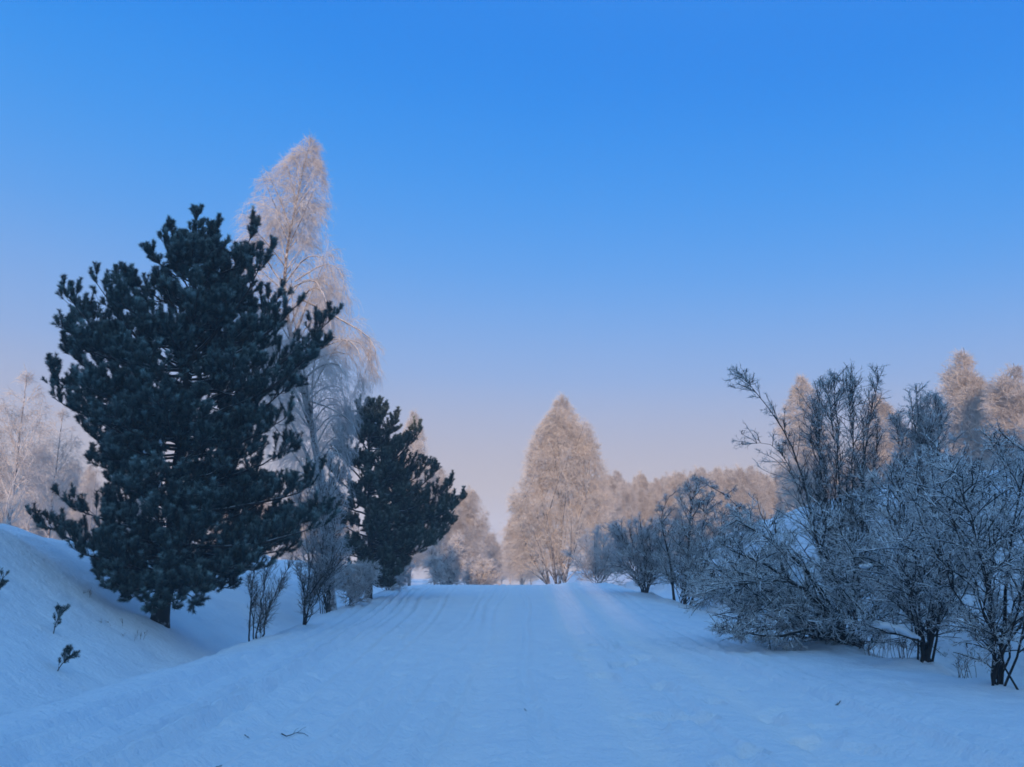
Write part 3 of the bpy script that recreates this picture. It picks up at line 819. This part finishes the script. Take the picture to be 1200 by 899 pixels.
# ------------------------------------------------------------------ shrubs on the left
shrub('pale frosted shrub between the two pines', (384, 690), 33.0,
      env_px([(690, 372, 410), (660, 348, 412), (620, 338, 408), (580, 343, 402), (550, 352, 396), (530, 366, 388)], 33.0, depth=.8, rough=.32, seed=13),
      16, 4, 6, 4, 1, 51, r0=.03, lens=(1.2, .6, .22), tw=.0075, flat=.1, mats=PALE, name='frosted_bush', cat='bush', a=(.6, .7, .7))
shrub('thin bare multi stemmed shrub in the left ditch nearest the road', (302, 742), 24.0,
      env_px([(740, 288, 320), (700, 285, 340), (670, 288, 350), (645, 300, 352)], 24.0, depth=.6, rough=.32, seed=3),
      3, 12, 4, 2, 0, 52, r0=.016, lens=(.6, .3, .15), tw=.0035, flat=.0, a=(.4, .5, .6), name='bare_shrub', g1=.05,
      stems_px=([(293, 742, 0), (294, 700, 0), (300, 660, 0)], [(300, 744, 0), (308, 700, 0), (312, 670, 0)], [(306, 744, 0), (318, 705, 0), (340, 660, 0)], [(298, 744, 0), (296, 710, .1), (292, 680, .1)]), mats=(M_STEM, M_DRY))
shrub('thin forked bare shrub in the left ditch below the smaller pine', (357, 722), 27.5,
      env_px([(722, 345, 375), (690, 340, 400), (660, 345, 410), (640, 355, 395)], 27.5, depth=.6, rough=.32, seed=2),
      3, 12, 4, 2, 0, 53, r0=.022, lens=(.7, .35, .15), tw=.004, flat=.0, a=(.5, .5, .6), name='bare_shrub', g1=.03,
      stems_px=([(356, 722, 0), (360, 690, 0), (366, 650, 0)], [(358, 722, 0), (366, 695, 0), (385, 668, 0), (405, 655, 0)], [(357, 722, 0), (357, 700, 0), (350, 670, 0)]), mats=(M_STEM, M_DRY))
for (lab_, px, Y, rows, sd) in (('low frosted bush under the right side of the smaller pine', 455, 46., [(690, 440, 470), (672, 428, 488), (655, 434, 480)], 54),
                                ('grey frosted thicket at the left of the road crest', 520, 76., [(692, 500, 545), (665, 484, 562), (640, 492, 557), (622, 512, 540)], 55),
                                ('low rimed bush at the far left of the road gap', 562, 82., [(692, 545, 582), (665, 535, 588), (648, 548, 582)], 56),
                                ('small rimed bush at the left foot of the frosted shrub', 412, 36., [(700, 400, 430), (680, 392, 440), (662, 398, 436)], 57)):
    shrub(lab_, (px, 690), Y, env_px(rows, Y, depth=.9, rough=.35, seed=sd), 14, 5, 6, 4, 1, sd, r0=.02, lens=(1.0, .55, .28), tw=.0002 * Y + .001, flat=.1, mats=(M_RIME_LIMB, M_RIME), name='frosted_bush', cat='bush')

# ------------------------------------------------------------------ pine saplings on the left bank
def sapling(label, px, py, Y, H, lean, seed):
    rng = np.random.default_rng(seed)
    p = W(px, py, Y)
    b = np.array([p[0], Y, gz(p[0], Y) - .3 * H])
    root = thing('pine_sapling', label, 'pine sapling', b, 'pine saplings on the left bank')
    st = resample([b, b + [lean * .3, 0, H * .5], b + [lean, 0, H]], 8)
    add_part('stem', tubes(st[None], np.linspace(.014, .005, 8)[None], 5), M_PINELIMB, root, b)
    S, D, i, t = spawn(rng, st[None], 12, .35, 1., .8, .2)
    D[:, 2] += .3; D = nrm(D)
    B = grow(rng, S, D, rng.uniform(.1, .24, 12) * (1.3 - .7 * t), 4, .08, .12)
    add_part('branchlets', tubes(B, taper(12, 4, .006, .003), 3), M_PINELIMB, root, b)
    S, D, i, t = spawn(rng, np.concatenate([B, st[None, ::2]]), 3, .4, 1., .4, .15)
    E, ET = along(B, np.arange(12), np.full(12, .95))
    S = np.concatenate([S, E, st[-1:]]); D = np.concatenate([D, ET, [[0, 0, 1.]]])
    V, F, FR = needles(rng, S, D, rng.uniform(.08, .13, len(S)), 46, .06, .0028)
    add_part('needles', (V, F), M_NEEDLE, root, b, False, {'frost': FR * .6})


def bank_at(px, py, y0=10., y1=30.):
    """where the line of sight meets the bank"""
    for Y in np.arange(y0, y1, .05):
        p = W(px, py, Y)
        if p[2] <= gz(p[0], Y):
            return Y
    return y1


for (lab_, px, py, H, lean, sd) in (('small pine sapling standing highest on the left bank', 62, 742, .62, .1, 61),
                                    ('squat pine sapling lowest on the left bank above the ditch', 66, 786, .34, .22, 62),
                                    ('pine sapling cut by the left edge of the picture', -6, 700, .55, .12, 63)):
    sapling(lab_, px, py, bank_at(px, py), H, lean, sd)


# ------------------------------------------------------------------ dry weeds and fallen twigs
def weeds(label, px, Y, n, H, seed, grp='dry weeds under the right hawthorns'):
    rng = np.random.default_rng(seed)
    p = W(px, 700, Y); b = np.array([p[0], Y, gz(p[0], Y) - .02])
    root = thing('dry_weed', label, 'weeds', b, grp)
    S = b + np.stack([rng.normal(0, .16, n), rng.normal(0, .12, n), np.zeros(n)], -1)
    D = np.stack([rng.normal(0, .22, n), rng.normal(0, .2, n), np.ones(n)], -1)
    P = grow(rng, S, D, H * rng.uniform(.5, 1.1, n), 6, .08)
    add_part('stalks', tubes(P, taper(n, 6, .006, .003), 3), M_DRY, root, b)
    S, D, i, t = spawn(rng, P, 5, .4, 1., .7, .2)
    P2 = grow(rng, S, D, rng.uniform(.06, .16, len(S)), 3, .1)
    add_part('side_shoots', tubes(P2, taper(len(P2), 3, .004, .003), 3), M_DRY, root, b)


for (lab_, px, Y, n, H, sd) in (('dry brown weeds under the snow laden bough', 1050, 17.2, 16, .5, 71), ('dry weeds left of the snow laden bough on the road edge', 1022, 18.8, 12, .42, 72), ('single dark dry weed at the tip of the broad hawthorn', 856, 24.2, 4, .38, 73), ('dry weeds between the thick hawthorn trunk and the twin trunks', 1118, 15.6, 12, .4, 74)):
    weeds(lab_, px, Y, n, H, sd)


for (lab_, px, py, n, H, sd_) in (('few dry stalks poking from the left bank beside the pine', 102, 700, 4, .16, 75), ('small dry stalks in the left ditch below the pine trunk', 158, 752, 5, .18, 76), ('tiny dry stalks left of the pine trunk base', 128, 735, 4, .14, 77)):
    weeds(lab_, px, bank_at(px, py), n, H, sd_, 'dry stalks on the left bank')


def fallen_twig(label, px, py, L, rot, seed, nb=3):
    rng = np.random.default_rng(seed)
    lo, hi = 4., 60.
    Y = bank_at(px, py, 6., 40.)
    p = W(px, py, Y)
    X = p[0]
    c = np.array([[X + math.cos(rot) * L * (t - .5) + rng.normal(0, .008), Y + math.sin(rot) * L * (t - .5) + rng.normal(0, .008), 0] for t in np.linspace(0, 1, 6)])
    zz = ground(c[:, 0], c[:, 1], True)[0]
    c[:, 2] = zz + .012 + np.abs(rng.normal(0, .008, 6))
    b = c[0].copy()
    S, D, i, t = spawn(rng, c[None], nb, .2, .9, .7, .2, .8)
    D[:, 2] = np.abs(D[:, 2])
    P = grow(rng, S, D, np.full(nb, L * .4), 6, .12)
    v, f = merge([tubes(c[None], taper(1, 6, .004 + .008 * L, .002), 5), tubes(P, taper(nb, 6, .003, .002), 4)])
    o = obj('fallen_twig', make_mesh('fallen_twig', local(v, b), f, M_STEM))
    o.location = b; o['label'] = label; o['category'] = 'twig'; o['group'] = 'fallen twigs on the snowy road'


fallen_twig('dark tuft of twig lying on the snow below the hawthorns', 980, 823, .13, .3, 81, 7)
fallen_twig('thin dead twig lying on the snow left of the road middle', 345, 863, .34, .75, 82, 2)
fallen_twig('tiny dark twig scrap on the snow at the lower left', 290, 860, .035, .1, 83, 2)
fallen_twig('tiny dark twig scrap nearest the bottom edge of the picture', 258, 891, .04, .4, 84, 2)
fallen_twig('small twig scrap lying in the left wheel track', 616, 833, .03, .2, 85, 2)

# ------------------------------------------------------------------ light, sky, air
SUN_EL, SUN_AZ = 11.3, 181.5         # azimuth clockwise from +Y: behind the viewer, a little to the left
sd = bpy.data.lights.new('sun', 'SUN'); so = bpy.data.objects.new('sun', sd); COL.objects.link(so)
sv = Vector((math.sin(R(SUN_AZ)) * math.cos(R(SUN_EL)), math.cos(R(SUN_AZ)) * math.cos(R(SUN_EL)), math.sin(R(SUN_EL))))
so.rotation_euler = (-sv).to_track_quat('-Z', 'Y').to_euler()
so.location = (0, -40, 60)
sd.energy = 5.0; sd.angle = R(.6); sd.color = (1.0, .69, .44)

SKYGAIN = 1.02
w = bpy.data.worlds.new('World'); SC.world = w; w.use_nodes = True
nt = w.node_tree; N = nt.nodes; Lk = nt.links
bg = N['Background']
sky = N.new('ShaderNodeTexSky'); sky.sky_type = 'NISHITA'; sky.sun_disc = False
sky.sun_elevation = R(SUN_EL); sky.sun_rotation = R(SUN_AZ)
sky.air_density = 1.0; sky.dust_density = .6; sky.ozone_density = 3.0; sky.altitude = 150
# the measured colour of the visible evening sky by elevation, blended with the physical sky
tc = N.new('ShaderNodeTexCoord'); sx = N.new('ShaderNodeSeparateXYZ'); Lk.new(tc.outputs['Generated'], sx.inputs[0])
rp = N.new('ShaderNodeValToRGB'); rp.color_ramp.interpolation = 'B_SPLINE'
stops = [(0.0, (.54, .44, .39)), (.09, (.51, .43, .41)), (.15, (.43, .43, .54)), (.22, (.27, .42, .73)), (.34, (.075, .35, .86)), (.48, (.010, .27, .86)), (.60, (.0, .205, .80)), (.80, (.05, .32, .88)), (1.0, (.12, .44, .95))]  # topmost stops are the unseen zenith, brightened to light the snow
el = rp.color_ramp.elements
el[0].position, el[0].color = stops[0][0], (*stops[0][1], 1)
el[1].position, el[1].color = stops[-1][0], (*stops[-1][1], 1)
for p_, c_ in stops[1:-1]:
    e = el.new(p_); e.color = (*c_, 1)
ml = N.new('ShaderNodeMath'); ml.operation = 'MULTIPLY_ADD'; ml.inputs[1].default_value = .2; ml.inputs[2].default_value = 1.0
Lk.new(sx.outputs['X'], ml.inputs[0])
mm = N.new('ShaderNodeMath'); mm.operation = 'MULTIPLY'; Lk.new(ml.outputs[0], mm.inputs[0]); Lk.new(sx.outputs['Z'], mm.inputs[1])
Lk.new(mm.outputs[0], rp.inputs['Fac'])
STR = .12
sc_ = N.new('ShaderNodeVectorMath'); sc_.operation = 'SCALE'; sc_.inputs['Scale'].default_value = SKYGAIN / STR
Lk.new(rp.outputs['Color'], sc_.inputs[0])
mx = N.new('ShaderNodeMix'); mx.data_type = 'RGBA'; mx.inputs['Factor'].default_value = .96
Lk.new(sky.outputs['Color'], mx.inputs['A']); Lk.new(sc_.outputs['Vector'], mx.inputs['B'])
bk = N.new('ShaderNodeMapRange'); bk.interpolation_type = 'SMOOTHSTEP'; Lk.new(sx.outputs['Y'], bk.inputs['Value'])
bk.inputs['From Min'].default_value = .25; bk.inputs['From Max'].default_value = -.85; bk.inputs['To Min'].default_value = 0; bk.inputs['To Max'].default_value = 1
gl = N.new('ShaderNodeMix'); gl.data_type = 'RGBA'; Lk.new(bk.outputs['Result'], gl.inputs['Factor'])
Lk.new(mx.outputs['Result'], gl.inputs['A']); gl.inputs['B'].default_value = (.42 / STR, .72 / STR, 1.04 / STR, 1)  # added blue glow in the unseen sky behind the viewer, lifts shaded snow
Lk.new(gl.outputs['Result'], bg.inputs['Color'])
bg.inputs['Strength'].default_value = STR

HAZE = .0014
if HAZE:
    x0, x1, y0, y1, z0, z1 = -640, 640, -640, 640, -12, 36
    v = np.array([(x, y, z) for x in (x0, x1) for y in (y0, y1) for z in (z0, z1)], float)
    f = np.array([(0, 1, 3, 2), (4, 6, 7, 5), (0, 4, 5, 1), (2, 3, 7, 6), (0, 2, 6, 4), (1, 5, 7, 3)])
    hm = bpy.data.materials.new('haze'); hm.use_nodes = True
    hn = hm.node_tree; hn.nodes.remove(hn.nodes['Principled BSDF'])
    pv = hn.nodes.new('ShaderNodeVolumePrincipled')
    pv.inputs['Color'].default_value = (.92, .92, .95, 1); pv.inputs['Density'].default_value = HAZE; pv.inputs['Anisotropy'].default_value = .0
    hn.links.new(pv.outputs['Volume'], hn.nodes['Material Output'].inputs['Volume'])
    h = obj('haze', make_mesh('haze', v, f, hm, False)); h['kind'] = 'stuff'; h['label'] = 'thin frosty winter haze filling the air'

# ------------------------------------------------------------------ camera and render settings
cd = bpy.data.cameras.new('camera'); cam = bpy.data.objects.new('camera', cd); COL.objects.link(cam)
cd.sensor_width = 36; cd.lens = 36 * FPX / 1200; cd.clip_end = 3000; cd.clip_start = .1
cam.location = (0, 0, EYE); cam.rotation_euler = (math.pi / 2 + PITCH, 0, 0)
SC.camera = cam
SC.view_settings.view_transform = 'Standard'; SC.view_settings.look = 'None'
SC.view_settings.gamma = 1; SC.view_settings.use_curve_mapping = False
SC.view_settings.exposure = 0.0
SC.cycles.use_denoising = True
SC.cycles.max_bounces = 5; SC.cycles.diffuse_bounces = 3; SC.cycles.volume_bounces = 1
SC.cycles.filter_width = 1.7
